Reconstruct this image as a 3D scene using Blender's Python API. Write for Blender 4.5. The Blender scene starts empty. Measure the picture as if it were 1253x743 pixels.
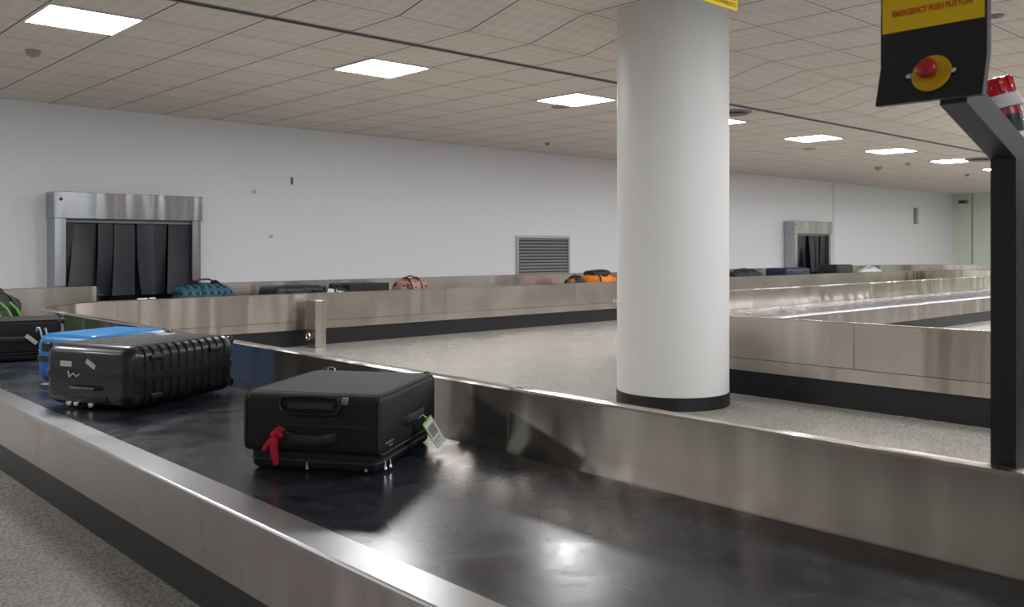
import bpy, bmesh, math, random
from mathutils import Vector, Matrix, noise
random.seed(7)
PI = math.pi
D = bpy.data
scene = bpy.context.scene
COL = scene.collection

# ------------------------------------------------------------------ materials
def mat(name):
    m = D.materials.new(name); m.use_nodes = True
    return m, m.node_tree, m.node_tree.nodes['Principled BSDF']

def N(t, kind, **kw):
    n = t.nodes.new(kind)
    for k, v in kw.items(): setattr(n, k, v)
    return n

def simple(name, col, rough=.5, metal=0., bump=0., bscale=200., var=0., spec=.5, coat=0.):
    m, t, p = mat(name)
    p.inputs['Base Color'].default_value = (*col, 1)
    p.inputs['Roughness'].default_value = rough
    p.inputs['Metallic'].default_value = metal
    p.inputs['Specular IOR Level'].default_value = spec
    p.inputs['Coat Weight'].default_value = coat
    tc = N(t, 'ShaderNodeTexCoord')
    if bump:
        nz = N(t, 'ShaderNodeTexNoise'); nz.inputs['Scale'].default_value = bscale
        b = N(t, 'ShaderNodeBump'); b.inputs['Strength'].default_value = bump; b.inputs['Distance'].default_value = .002
        t.links.new(tc.outputs['Object'], nz.inputs['Vector']); t.links.new(nz.outputs['Fac'], b.inputs['Height'])
        t.links.new(b.outputs['Normal'], p.inputs['Normal'])
    nz2 = N(t, 'ShaderNodeTexNoise'); nz2.inputs['Scale'].default_value = 9
    mx = N(t, 'ShaderNodeMix', data_type='RGBA')
    mx.inputs['A'].default_value = (*[c * (1 - var) for c in col], 1)
    mx.inputs['B'].default_value = (*[min(1, c * (1 + var)) for c in col], 1)
    t.links.new(tc.outputs['Object'], nz2.inputs['Vector']); t.links.new(nz2.outputs['Fac'], mx.inputs['Factor'])
    t.links.new(mx.outputs['Result'], p.inputs['Base Color'])
    return m

def steel(name, col=(.60, .58, .56), rough=.27, aniso=.75, grime=.12, wave=.035):
    m, t, p = mat(name)
    p.inputs['Metallic'].default_value = 1
    p.inputs['Anisotropic'].default_value = aniso
    tan = N(t, 'ShaderNodeTangent', direction_type='RADIAL', axis='Z')
    t.links.new(tan.outputs['Tangent'], p.inputs['Tangent']); p.inputs['Anisotropic Rotation'].default_value = .25
    geo = N(t, 'ShaderNodeNewGeometry')
    mp = N(t, 'ShaderNodeMapping'); mp.inputs['Scale'].default_value = (.5, .5, 40)
    t.links.new(geo.outputs['Position'], mp.inputs['Vector'])
    br = N(t, 'ShaderNodeTexNoise'); br.inputs['Scale'].default_value = 3; br.inputs['Detail'].default_value = 3
    t.links.new(mp.outputs['Vector'], br.inputs['Vector'])
    big = N(t, 'ShaderNodeTexNoise'); big.inputs['Scale'].default_value = 1.6; big.inputs['Detail'].default_value = 4
    t.links.new(geo.outputs['Position'], big.inputs['Vector'])
    mr = N(t, 'ShaderNodeMapRange'); mr.inputs['From Min'].default_value = .3; mr.inputs['From Max'].default_value = .7; mr.inputs['To Min'].default_value = rough * .88; mr.inputs['To Max'].default_value = rough * 1.15
    t.links.new(big.outputs['Fac'], mr.inputs['Value']); t.links.new(mr.outputs['Result'], p.inputs['Roughness'])
    mp2 = N(t, 'ShaderNodeMapping'); mp2.inputs['Scale'].default_value = (1.6, 1.6, .15)
    t.links.new(geo.outputs['Position'], mp2.inputs['Vector'])
    wv = N(t, 'ShaderNodeTexNoise'); wv.inputs['Scale'].default_value = 1.5; wv.inputs['Detail'].default_value = 2
    t.links.new(mp2.outputs['Vector'], wv.inputs['Vector'])
    b = N(t, 'ShaderNodeBump'); b.inputs['Strength'].default_value = 1; b.inputs['Distance'].default_value = wave
    t.links.new(wv.outputs['Fac'], b.inputs['Height']); t.links.new(b.outputs['Normal'], p.inputs['Normal'])
    mx = N(t, 'ShaderNodeMix', data_type='RGBA')
    mx.inputs['A'].default_value = (*[c * (1 - grime) for c in col], 1); mx.inputs['B'].default_value = (*[min(1, c * (1 + grime)) for c in col], 1)
    t.links.new(br.outputs['Fac'], mx.inputs['Factor']); t.links.new(mx.outputs['Result'], p.inputs['Base Color'])
    return m

def emit(name, col, s):
    m, t, p = mat(name)
    p.inputs['Base Color'].default_value = (*col, 1)
    p.inputs['Emission Color'].default_value = (*col, 1); p.inputs['Emission Strength'].default_value = s
    return m

STEEL = steel('brushed_steel', (.51, .465, .42), .24, .8, .03)
STEEL_SK_REFL = steel('skirt_steel_red_reflection', (.40, .355, .345), .26, .8, .03)  # reddish reflection on the skirt is put into this base colour
STEEL_FLAT = steel('flange_steel', (.46, .46, .47), .32, .0, .06, .004)
STEEL_CH = steel('chute_steel', (.40, .40, .41), .20, .5, .15)
KICK = simple('black_kick_laminate', (.009, .009, .0105), .38, bump=.05)
DARK = simple('dark_void', (.01, .01, .012), .9)
WHITEP = simple('white_plastic', (.75, .75, .74), .45)
CHROME = simple('chrome', (.75, .75, .76), .15, 1.)
BLKM = simple('post_black_paint', (.013, .015, .019), .38, bump=.1, bscale=300)
BLKP = simple('black_plastic', (.013, .013, .015), .32)
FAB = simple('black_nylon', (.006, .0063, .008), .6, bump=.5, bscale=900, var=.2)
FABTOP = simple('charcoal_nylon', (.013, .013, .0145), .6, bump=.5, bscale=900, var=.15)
SHELL = simple('black_polycarbonate', (.010, .011, .013), .34, bump=.1, bscale=500, coat=.2)
RUBBER = simple('curtain_rubber', (.022, .026, .034), .36, bump=.15, bscale=30, var=.3)
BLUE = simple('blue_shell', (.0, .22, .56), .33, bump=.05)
RED = simple('red_plastic', (.42, .02, .03), .3)
REDY = simple('red_yarn', (.62, .008, .04), .8, bump=.8, bscale=300)
YEL = simple('yellow_plate', (.85, .57, .0), .42)
YELC = simple('yellow_disc', (.62, .37, .005), .35)
TXTR = simple('orange_red_ink', (.62, .10, .01), .5)
TXTK = simple('black_ink', (.02, .02, .02), .5)
PAPER = simple('tag_paper', (.62, .64, .62), .6)
GREENT = simple('green_tag_edge', (.25, .55, .08), .5)
GREY = simple('grey_plastic', (.22, .22, .22), .45)
BEIGE = simple('beige_plastic', (.42, .34, .20), .5)
TAPE = simple('strap_webbing', (.03, .03, .032), .7, bump=.4, bscale=700)
GREEN = simple('lime_fabric', (.08, .30, .02), .6, bump=.3)
ORANGE = simple('orange_fabric', (.85, .24, .01), .6, bump=.3)
NAVY = simple('navy_shell', (.012, .025, .07), .38)
CHAR = simple('charcoal_shell', (.03, .034, .045), .4)
WALL = simple('white_wall_paint', (.83, .845, .875), .55, bump=.05, bscale=60, var=.015)
WALLW = simple('side_wall_paint', (.62, .62, .60), .6, var=.02)
COLP = simple('column_paint', (.74, .74, .72), .48, bump=.03, bscale=40, var=.01)
LAMP = emit('lamp_diffuser', (.98, .975, 1), 49)

def belt_mat():
    m, t, p = mat('belt_rubber')
    geo = N(t, 'ShaderNodeNewGeometry')
    n1 = N(t, 'ShaderNodeTexNoise'); n1.inputs['Scale'].default_value = 5; n1.inputs['Detail'].default_value = 7; n1.inputs['Distortion'].default_value = .8
    n2 = N(t, 'ShaderNodeTexNoise'); n2.inputs['Scale'].default_value = 38; n2.inputs['Detail'].default_value = 5
    mp = N(t, 'ShaderNodeMapping'); mp.inputs['Scale'].default_value = (14, 1.5, 1); mp.inputs['Rotation'].default_value = (0, 0, .3)
    n3 = N(t, 'ShaderNodeTexNoise'); n3.inputs['Scale'].default_value = 6; n3.inputs['Detail'].default_value = 6
    for n in (n1, n2): t.links.new(geo.outputs['Position'], n.inputs['Vector'])
    t.links.new(geo.outputs['Position'], mp.inputs['Vector']); t.links.new(mp.outputs['Vector'], n3.inputs['Vector'])
    cr = N(t, 'ShaderNodeValToRGB')
    cr.color_ramp.elements[0].position = .35; cr.color_ramp.elements[0].color = (.013, .017, .024, 1)
    cr.color_ramp.elements[1].position = .75; cr.color_ramp.elements[1].color = (.032, .038, .050, 1)
    t.links.new(n1.outputs['Fac'], cr.inputs['Fac'])
    sc = N(t, 'ShaderNodeValToRGB')
    sc.color_ramp.elements[0].position = .58; sc.color_ramp.elements[0].color = (0, 0, 0, 1)
    sc.color_ramp.elements[1].position = .78; sc.color_ramp.elements[1].color = (.05, .05, .052, 1)
    t.links.new(n3.outputs['Fac'], sc.inputs['Fac'])
    ad = N(t, 'ShaderNodeMix', data_type='RGBA', blend_type='ADD'); ad.inputs['Factor'].default_value = 1
    t.links.new(cr.outputs['Color'], ad.inputs['A']); t.links.new(sc.outputs['Color'], ad.inputs['B'])
    t.links.new(ad.outputs['Result'], p.inputs['Base Color'])
    mr = N(t, 'ShaderNodeMapRange'); mr.inputs['From Min'].default_value = .3; mr.inputs['From Max'].default_value = .7
    mr.inputs['To Min'].default_value = .20; mr.inputs['To Max'].default_value = .33
    t.links.new(n1.outputs['Fac'], mr.inputs['Value']); t.links.new(mr.outputs['Result'], p.inputs['Roughness'])
    b = N(t, 'ShaderNodeBump'); b.inputs['Strength'].default_value = .10; b.inputs['Distance'].default_value = .003
    t.links.new(n2.outputs['Fac'], b.inputs['Height']); t.links.new(b.outputs['Normal'], p.inputs['Normal'])
    p.inputs['Specular IOR Level'].default_value = .7
    return m
BELT = belt_mat()

def floor_mat():
    m, t, p = mat('granite_tiles')
    geo = N(t, 'ShaderNodeNewGeometry')
    v = N(t, 'ShaderNodeTexVoronoi'); v.inputs['Scale'].default_value = 150
    n = N(t, 'ShaderNodeTexNoise'); n.inputs['Scale'].default_value = 90; n.inputs['Detail'].default_value = 4
    n2 = N(t, 'ShaderNodeTexNoise'); n2.inputs['Scale'].default_value = .7; n2.inputs['Detail'].default_value = 5
    for q in (v, n, n2): t.links.new(geo.outputs['Position'], q.inputs['Vector'])
    cr = N(t, 'ShaderNodeValToRGB')
    e = cr.color_ramp.elements
    e[0].position = .30; e[0].color = (.17, .162, .147, 1); e[1].position = .72; e[1].color = (.53, .50, .44, 1)
    x = e.new(.5); x.color = (.36, .345, .312, 1)
    mm = N(t, 'ShaderNodeMath', operation='MULTIPLY_ADD'); mm.inputs[1].default_value = .35
    sep = N(t, 'ShaderNodeSeparateColor'); t.links.new(v.outputs['Color'], sep.inputs['Color'])
    t.links.new(sep.outputs['Red'], mm.inputs[0]); 
    m2 = N(t, 'ShaderNodeMath', operation='MULTIPLY'); m2.inputs[1].default_value = .65
    t.links.new(n.outputs['Fac'], m2.inputs[0]); t.links.new(m2.outputs[0], mm.inputs[2])
    t.links.new(mm.outputs[0], cr.inputs['Fac'])
    br = N(t, 'ShaderNodeTexBrick'); br.offset = 0; br.inputs['Scale'].default_value = 1
    br.inputs['Brick Width'].default_value = .6; br.inputs['Row Height'].default_value = .6; br.inputs['Mortar Size'].default_value = .0022
    br.inputs['Color1'].default_value = (.95, .95, .95, 1); br.inputs['Color2'].default_value = (1.0, 1.0, 1.0, 1); br.inputs['Mortar'].default_value = (.55, .55, .55, 1)
    t.links.new(geo.outputs['Position'], br.inputs['Vector'])
    mx = N(t, 'ShaderNodeMix', data_type='RGBA', blend_type='MULTIPLY'); mx.inputs['Factor'].default_value = 1
    t.links.new(cr.outputs['Color'], mx.inputs['A']); t.links.new(br.outputs['Color'], mx.inputs['B'])
    t.links.new(mx.outputs['Result'], p.inputs['Base Color'])
    mr = N(t, 'ShaderNodeMapRange'); mr.inputs['To Min'].default_value = .16; mr.inputs['To Max'].default_value = .36
    t.links.new(n2.outputs['Fac'], mr.inputs['Value']); t.links.new(mr.outputs['Result'], p.inputs['Roughness'])
    return m
FLOOR = floor_mat()

def ceil_mat():
    """beige mineral tiles, 0.6 m grid of thin dark joints and a soft pressed dot pattern in each tile"""
    m, t, p = mat('ceiling_tiles')
    geo = N(t, 'ShaderNodeNewGeometry'); sp = N(t, 'ShaderNodeSeparateXYZ'); t.links.new(geo.outputs['Position'], sp.inputs[0])
    def joint(sock, off, w):
        a = N(t, 'ShaderNodeMath', operation='SUBTRACT'); a.inputs[1].default_value = off; t.links.new(sock, a.inputs[0])
        d = N(t, 'ShaderNodeMath', operation='DIVIDE'); d.inputs[1].default_value = .6; t.links.new(a.outputs[0], d.inputs[0])
        f = N(t, 'ShaderNodeMath', operation='FRACT'); t.links.new(d.outputs[0], f.inputs[0])
        pp = N(t, 'ShaderNodeMath', operation='PINGPONG'); pp.inputs[1].default_value = .5; t.links.new(f.outputs[0], pp.inputs[0])
        l = N(t, 'ShaderNodeMath', operation='LESS_THAN'); l.inputs[1].default_value = w / .6; t.links.new(pp.outputs[0], l.inputs[0])
        return l, f
    jx, fx = joint(sp.outputs['X'], 1.70, .0065)
    jy, fy = joint(sp.outputs['Y'], JY, .0042)
    mxx = N(t, 'ShaderNodeMath', operation='MAXIMUM'); t.links.new(jx.outputs[0], mxx.inputs[0]); t.links.new(jy.outputs[0], mxx.inputs[1])
    def dots(f):
        a = N(t, 'ShaderNodeMath', operation='MULTIPLY'); a.inputs[1].default_value = 5 * 2 * PI; t.links.new(f.outputs[0], a.inputs[0])
        c = N(t, 'ShaderNodeMath', operation='COSINE'); t.links.new(a.outputs[0], c.inputs[0])
        return c
    cx, cy = dots(fx), dots(fy)
    ad = N(t, 'ShaderNodeMath', operation='ADD'); t.links.new(cx.outputs[0], ad.inputs[0]); t.links.new(cy.outputs[0], ad.inputs[1])
    rr = N(t, 'ShaderNodeMapRange'); rr.inputs['From Min'].default_value = -.6; rr.inputs['From Max'].default_value = .6
    rr.inputs['To Min'].default_value = 0; rr.inputs['To Max'].default_value = 1
    t.links.new(ad.outputs[0], rr.inputs['Value'])
    nz = N(t, 'ShaderNodeTexNoise'); nz.inputs['Scale'].default_value = 2.2; nz.inputs['Detail'].default_value = 5
    t.links.new(geo.outputs['Position'], nz.inputs['Vector'])
    m1 = N(t, 'ShaderNodeMix', data_type='RGBA'); m1.inputs['A'].default_value = (.84, .755, .675, 1); m1.inputs['B'].default_value = (.90, .82, .745, 1)
    t.links.new(rr.outputs['Result'], m1.inputs['Factor'])
    m3 = N(t, 'ShaderNodeMix', data_type='RGBA', blend_type='MULTIPLY'); m3.inputs['Factor'].default_value = .18
    t.links.new(m1.outputs['Result'], m3.inputs['A']); t.links.new(nz.outputs['Fac'], m3.inputs['B'])
    m2 = N(t, 'ShaderNodeMix', data_type='RGBA'); m2.inputs['B'].default_value = (.10, .092, .085, 1)
    t.links.new(mxx.outputs[0], m2.inputs['Factor']); t.links.new(m3.outputs['Result'], m2.inputs['A'])
    t.links.new(m2.outputs['Result'], p.inputs['Base Color'])
    p.inputs['Roughness'].default_value = .8
    return m
JY = 5.50
CEIL = ceil_mat()

def plaid_mat(name, base, c1, c2):
    m, t, p = mat(name)
    tc = N(t, 'ShaderNodeTexCoord')
    def band(direction, scale, th):
        w = N(t, 'ShaderNodeTexWave', bands_direction=direction); w.inputs['Scale'].default_value = scale
        t.links.new(tc.outputs['Object'], w.inputs['Vector'])
        g = N(t, 'ShaderNodeMath', operation='GREATER_THAN'); g.inputs[1].default_value = th; t.links.new(w.outputs['Fac'], g.inputs[0]); return g
    a = band('X', 4, .6); b = band('Z', 5, .6); c = band('Y', 4, .7)
    m1 = N(t, 'ShaderNodeMix', data_type='RGBA'); m1.inputs['A'].default_value = (*base, 1); m1.inputs['B'].default_value = (*c1, 1)
    t.links.new(a.outputs[0], m1.inputs['Factor'])
    m2 = N(t, 'ShaderNodeMix', data_type='RGBA'); m2.inputs['B'].default_value = (*c2, 1)
    t.links.new(b.outputs[0], m2.inputs['Factor']); t.links.new(m1.outputs['Result'], m2.inputs['A'])
    t.links.new(m2.outputs['Result'], p.inputs['Base Color']); p.inputs['Roughness'].default_value = .7
    return m
PLAID = plaid_mat('teal_plaid', (.008, .02, .03), (.01, .16, .24), (.02, .09, .13))

def spots_mat(name, base, spot, scale, th):
    m, t, p = mat(name)
    tc = N(t, 'ShaderNodeTexCoord'); v = N(t, 'ShaderNodeTexNoise'); v.inputs['Scale'].default_value = scale; v.inputs['Detail'].default_value = 1
    t.links.new(tc.outputs['Object'], v.inputs['Vector'])
    g = N(t, 'ShaderNodeMath', operation='GREATER_THAN'); g.inputs[1].default_value = th; t.links.new(v.outputs['Fac'], g.inputs[0])
    m1 = N(t, 'ShaderNodeMix', data_type='RGBA'); m1.inputs['A'].default_value = (*base, 1); m1.inputs['B'].default_value = (*spot, 1)
    t.links.new(g.outputs[0], m1.inputs['Factor']); t.links.new(m1.outputs['Result'], p.inputs['Base Color']); p.inputs['Roughness'].default_value = .65
    return m
FLORAL = spots_mat('black_white_floral', (.02, .03, .035), (.75, .74, .70), 16, .54)
SPOTTY = spots_mat('beige_brown_print', (.42, .27, .20), (.10, .03, .025), 14, .56)

def glass_green():
    m, t, p = mat('frosted_green_glass')
    tc = N(t, 'ShaderNodeNewGeometry'); n = N(t, 'ShaderNodeTexNoise'); n.inputs['Scale'].default_value = 1.3
    t.links.new(tc.outputs['Position'], n.inputs['Vector'])
    mx = N(t, 'ShaderNodeMix', data_type='RGBA'); mx.inputs['A'].default_value = (.66, .75, .62, 1); mx.inputs['B'].default_value = (.74, .80, .68, 1)
    t.links.new(n.outputs['Fac'], mx.inputs['Factor']); t.links.new(mx.outputs['Result'], p.inputs['Base Color'])
    p.inputs['Roughness'].default_value = .18
    return m
GLASSG = glass_green()

# ------------------------------------------------------------------ object helpers
def tagp(o, label=None, cat=None, group=None, kind=None):
    if label: o['label'] = label
    if cat: o['category'] = cat
    if group: o['group'] = group
    if kind: o['kind'] = kind
    return o

def empty(name, loc=(0, 0, 0), rz=0., label=None, cat=None, group=None):
    o = D.objects.new(name, None); COL.objects.link(o); o.empty_display_size = .1
    o.location = loc; o.rotation_euler = (0, 0, rz)
    return tagp(o, label, cat, group)

def obj(name, bm, m, parent=None, smooth=False, ang=35, label=None):
    me = D.meshes.new(name)
    bmesh.ops.recalc_face_normals(bm, faces=bm.faces[:])
    bm.to_mesh(me); bm.free()
    ms = m if isinstance(m, (list, tuple)) else [m]
    for q in ms: me.materials.append(q)
    if smooth:
        for f in me.polygons: f.use_smooth = True
        me.set_sharp_from_angle(angle=math.radians(ang))
    o = D.objects.new(name, me); COL.objects.link(o)
    if parent: o.parent = parent
    if label: o['label'] = label
    return o

def B(): return bmesh.new()

def box(bm, x0, x1, y0, y1, z0, z1, bev=0., seg=2, M=None, mi=0):
    vs = [bm.verts.new((x, y, z)) for x in (x0, x1) for y in (y0, y1) for z in (z0, z1)]
    F = [(0, 1, 3, 2), (4, 6, 7, 5), (0, 4, 5, 1), (2, 3, 7, 6), (0, 2, 6, 4), (1, 5, 7, 3)]
    fs = [bm.faces.new([vs[i] for i in f]) for f in F]
    for f in fs: f.material_index = mi
    geo = vs
    if bev:
        es = list({e for f in fs for e in f.edges})
        r = bmesh.ops.bevel(bm, geom=es, offset=bev, segments=seg, profile=.5, affect='EDGES')
        geo = list({v for f in r['faces'] for v in f.verts} | {v for v in vs if v.is_valid})
    if M is not None:
        allv = set(geo)
        stack = list(allv)
        while stack:
            v = stack.pop()
            for e in v.link_edges:
                w = e.other_vert(v)
                if w not in allv: allv.add(w); stack.append(w)
        bmesh.ops.transform(bm, matrix=M, verts=list(allv))
    return bm

def tube(bm, pts, r, n=8, caps=True, flat=1.):
    pts = [Vector(p) for p in pts]
    rings = []
    up0 = Vector((0, 0, 1))
    prev = None
    for i, p in enumerate(pts):
        d = (pts[min(i + 1, len(pts) - 1)] - pts[max(i - 1, 0)]).normalized()
        if prev is None:
            u = up0 if abs(d.z) < .9 else Vector((1, 0, 0))
            a = d.cross(u).normalized()
        else:
            a = (prev - d * prev.dot(d)).normalized()
        prev = a
        b = d.cross(a)
        rr = r[i] if isinstance(r, (list, tuple)) else r
        rings.append([bm.verts.new(p + a * math.cos(2 * PI * k / n) * rr + b * math.sin(2 * PI * k / n) * rr * flat) for k in range(n)])
    for i in range(len(rings) - 1):
        for k in range(n):
            bm.faces.new([rings[i][k], rings[i][(k + 1) % n], rings[i + 1][(k + 1) % n], rings[i + 1][k]])
    if caps:
        bm.faces.new(rings[0][::-1]); bm.faces.new(rings[-1])
    return bm

def lathe(bm, prof, n=32, M=None):
    rings = []
    for r, z in prof:
        if r < 1e-6: rings.append([bm.verts.new((0, 0, z))])
        else: rings.append([bm.verts.new((r * math.cos(2 * PI * k / n), r * math.sin(2 * PI * k / n), z)) for k in range(n)])
    for a, b in zip(rings, rings[1:]):
        for k in range(n):
            k2 = (k + 1) % n
            if len(a) == 1 and len(b) == 1: continue
            if len(a) == 1: bm.faces.new([a[0], b[k], b[k2]])
            elif len(b) == 1: bm.faces.new([a[k], a[k2], b[0]])
            else: bm.faces.new([a[k], a[k2], b[k2], b[k]])
    if M is not None:
        bmesh.ops.transform(bm, matrix=M, verts=[v for r in rings for v in r])
    return bm

def quad(bm, a, b, c, d):
    return bm.faces.new([bm.verts.new(p) for p in (a, b, c, d)])

def text_bm(s, size, M, ext=.0006, align='CENTER', bold=.0):
    cu = D.curves.new('tmp_text', 'FONT'); cu.body = s; cu.size = size; cu.align_x = align; cu.align_y = 'CENTER'
    cu.extrude = ext; cu.offset = bold
    o = D.objects.new('tmp_text', cu); COL.objects.link(o)
    dg = bpy.context.evaluated_depsgraph_get(); dg.update()
    me = D.meshes.new_from_object(o.evaluated_get(dg))
    bm = B(); bm.from_mesh(me); bmesh.ops.transform(bm, matrix=M, verts=bm.verts[:])
    D.objects.remove(o); D.curves.remove(cu); D.meshes.remove(me)
    return bm

def frame(origin, xdir, ydir):
    x = Vector(xdir).normalized(); y = Vector(ydir).normalized(); z = x.cross(y)
    M = Matrix.Identity(4)
    for i in range(3): M[i][0] = x[i]; M[i][1] = y[i]; M[i][2] = z[i]; M[i][3] = origin[i]
    return M

# ------------------------------------------------------------------ room shell
XL, XR, YF, YB = -5.0, 26.5, -7.5, 10.36
ZC, ZN = 2.605, 2.72
bm = B(); box(bm, XL, XR, YF, YB, -.1, 0); tagp(obj('floor', bm, FLOOR), kind='structure')
bm = B(); box(bm, XL - .2, XR + .2, YB, YB + .2, -.1, 3.0); tagp(obj('wall_back', bm, WALL), kind='structure')
bm = B(); box(bm, XL - .2, XL, YF - .2, YB, -.1, 3.0); tagp(obj('wall_left', bm, WALLW), kind='structure')
# glazed end wall
bm = B(); box(bm, XR, XR + .2, YF - .2, YB, -.1, 3.0); tagp(obj('wall_right', bm, GLASSG), kind='structure')
bm = B()
for y in (9.83, 8.6, 7.4, 6.2): box(bm, XR - .012, XR, y - .012, y + .012, 0, ZC)
tagp(obj('trim_1', bm, GREY), kind='structure')
# unseen wall behind the camera; bluish glowing panes added in it as fill light
bm = B()
box(bm, XL, XR, YF - .2, YF, -.1, .85); box(bm, XL, XR, YF - .2, YF, 2.35, 3.0)
x = XL
panes = []
while x < XR:
    x2 = x + 1.6 if x < 6 else XR
    box(bm, x, min(x2, XR), YF - .2, YF, .85, 2.35)
    if x2 < XR: panes.append((x2, x + 3.4))
    x += 3.4 if x < 6 else 99
tagp(obj('wall_front', bm, WALLW), kind='structure')
FILL_GLOW = emit('added_blue_glow', (.62, .80, 1), 3.0)  # added bluish glow behind the camera, tints the chute steel
for i, (a, b) in enumerate(panes):
    t = D.objects.new('window_%d' % (i + 1), None); COL.objects.link(t); t['kind'] = 'structure'; t.location = ((a + b) / 2, YF, 0)
    w_ = (b - a) / 2
    bm = B(); box(bm, -w_, w_, -.12, -.10, .85, 2.35); obj('pane', bm, FILL_GLOW, t)
    bm = B(); box(bm, -.03, .03, -.1, -.04, .85, 2.35); box(bm, -w_, w_, -.1, -.04, 1.57, 1.62); obj('window_frame', bm, GREY, t)
# ceiling: low flat part, sloped row of tiles, higher flat part
bm = B()
prof = [(YB, ZC), (5.53, ZC), (5.53, ZC + .03), (5.47, ZC + .03), (5.47, ZC), (4.885, ZC), (4.365, ZN), (YF, ZN)]
for i, (a, b) in enumerate(zip(prof, prof[1:])):
    f = quad(bm, (XL, a[0], a[1]), (XR, a[0], a[1]), (XR, b[0], b[1]), (XL, b[0], b[1]))
    if i in (1, 2, 3): f.material_index = 1
bmesh.ops.remove_doubles(bm, verts=bm.verts[:], dist=1e-5)
r = bmesh.ops.extrude_face_region(bm, geom=bm.faces[:])
for g in r['geom']:
    if isinstance(g, bmesh.types.BMVert): g.co.z = 3.0
tagp(obj('ceiling', bm, [CEIL, DARK]), kind='structure')
bm = B(); box(bm, XL, XR, 5.462, 5.476, ZC - .004, ZC + .02); box(bm, XL, XR, 5.524, 5.538, ZC - .004, ZC + .02)
tagp(obj('trim_2', bm, GREY), kind='structure')
# vertical trim strip on the back wall by the far chute
bm = B(); box(bm, 19.64, 19.72, YB - .02, YB, 0, ZC); tagp(obj('trim_3', bm, WHITEP), kind='structure')

# ------------------------------------------------------------------ carousel path (inner edge of the loop)
class Path:
    def __init__(s): s.seg = []; s.len = 0
    def line(s, a, b):
        a, b = Vector(a), Vector(b); L = (b - a).length
        s.seg.append(('l', s.len, L, a, (b - a) / L)); s.len += L
    def arc(s, c, r, a0, a1):
        L = abs(a1 - a0) * r
        s.seg.append(('a', s.len, L, Vector(c), r, a0, a1)); s.len += L
    def at(s, t):
        for g in s.seg:
            if t <= g[1] + g[2] + 1e-6: break
        u = max(0, t - g[1])
        if g[0] == 'l':
            p = g[3] + g[4] * u; d = g[4]
        else:
            _, s0, L, c, r, a0, a1 = g
            a = a0 + (a1 - a0) * u / L; sg = 1 if a1 > a0 else -1
            p = c + Vector((math.cos(a), math.sin(a))) * r; d = Vector((-math.sin(a), math.cos(a))) * sg
        return p, Vector((-d.y, d.x))
    def samples(s, t0, t1):
        ts = {t0, t1}
        for g in s.seg:
            n = 1 if g[0] == 'l' else max(2, int(abs(g[6] - g[5]) / math.radians(4.5)))
            for k in range(n + 1):
                q = g[1] + g[2] * k / n
                if t0 + 1e-4 < q < t1 - 1e-4: ts.add(q)
        return [s.at(t) for t in sorted(ts)]
    def sweep(s, prof, t0, t1, bm=None, closed=True, caps=True):
        bm = bm or B(); rings = []
        loop = abs((t1 - t0) - s.len) < 1e-4
        sm = s.samples(t0, t1)
        if loop: sm = sm[:-1]
        for p, n in sm:
            rings.append([bm.verts.new((p.x + n.x * o, p.y + n.y * o, z)) for o, z in prof])
        m = len(prof)
        pairs = list(zip(rings, rings[1:])) + ([(rings[-1], rings[0])] if loop else [])
        for a, b in pairs:
            for k in range(m if closed else m - 1):
                bm.faces.new([a[k], a[(k + 1) % m], b[(k + 1) % m], b[k]])
        if closed and caps and not loop:
            bm.faces.new(rings[0]); bm.faces.new(rings[-1][::-1])
        return bm

P = Path()
P.line((2.225, -4), (2.225, 7.89)); s1 = P.len
P.arc((3.175, 7.89), .95, PI, PI / 2); s2 = P.len
P.line((3.175, 8.84), (20.9, 8.84)); s3 = P.len
P.arc((20.9, 7.59), 1.25, PI / 2, 0)
P.line((22.15, 7.59), (22.15, 7.39))
P.arc((20.9, 7.39), 1.25, 0, -PI / 2); s4 = P.len
P.line((20.9, 6.14), (7.968, 6.14)); s5 = P.len
P.arc((7.968, 3.90), 2.24, PI / 2, PI); s6 = P.len
P.line((5.728, 3.90), (5.728, -4)); s7 = P.len
P.arc((3.9765, -4), 1.7515, 0, -PI)
TOT = P.len
ZB = .352     # belt level
car = empty('baggage_carousel', (3.9, 0, 0), 0, 'long stainless steel baggage carousel with black rubber belt winding through the hall', 'baggage carousel')
def cpart(name, bm, m, label=None, smooth=True):
    bmesh.ops.translate(bm, vec=(-3.9, 0, 0), verts=bm.verts[:])
    return obj(name, bm, m, car, smooth=smooth, ang=30, label=label)

cpart('belt', P.sweep([(.084, ZB), (1.000, ZB), (1.000, ZB - .03), (.084, ZB - .03)], 0, TOT), BELT, 'black scuffed rubber belt')
# inner guard panels: belt side has a slanted foot, inner side plain, folded top
guard = [(0, .272), (0, .570), (.006, .577), (.054, .577), (.060, .570), (.060, .410), (.082, .362), (.082, .340), (.05, .32), (.05, .272)]
seams = [0]
seams += [6.356 - .0]                                   # joint beside the soft suitcase
seams += [9.3, s1 - .02, s1 + .75, s2 + .1]
x = s2 + .35
for q in (3.5, 6.2, 9.3, 12.4, 15.5, 18.6): seams.append(s2 + q)
seams += [s3, s3 + 1.9, s3 + 3.3]
for xx in (18.9, 17.3, 15.75, 14.2, 12.7, 11.17, 9.6): seams.append(s4 + (20.9 - xx))
seams += [s5 + .2, s5 + 1.9, s6]
seams += [s6 + (3.90 - 2.87), s6 + (3.9 + .2), s6 + 7.2, s7, s7 + 2.75, TOT]
seams = sorted(set(seams))
for a, b in zip(seams, seams[1:]):
    cpart('guard_panel', P.sweep(guard, a + .0012, b - .0012), STEEL)
cpart('lower_panel', P.sweep([(.002, .18), (.002, .268), (.04, .268), (.04, .18)], 0, TOT), STEEL)
cpart('inner_kickboard', P.sweep([(.020, 0), (.020, .181), (.05, .181), (.05, 0)], 0, TOT), KICK)
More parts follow.
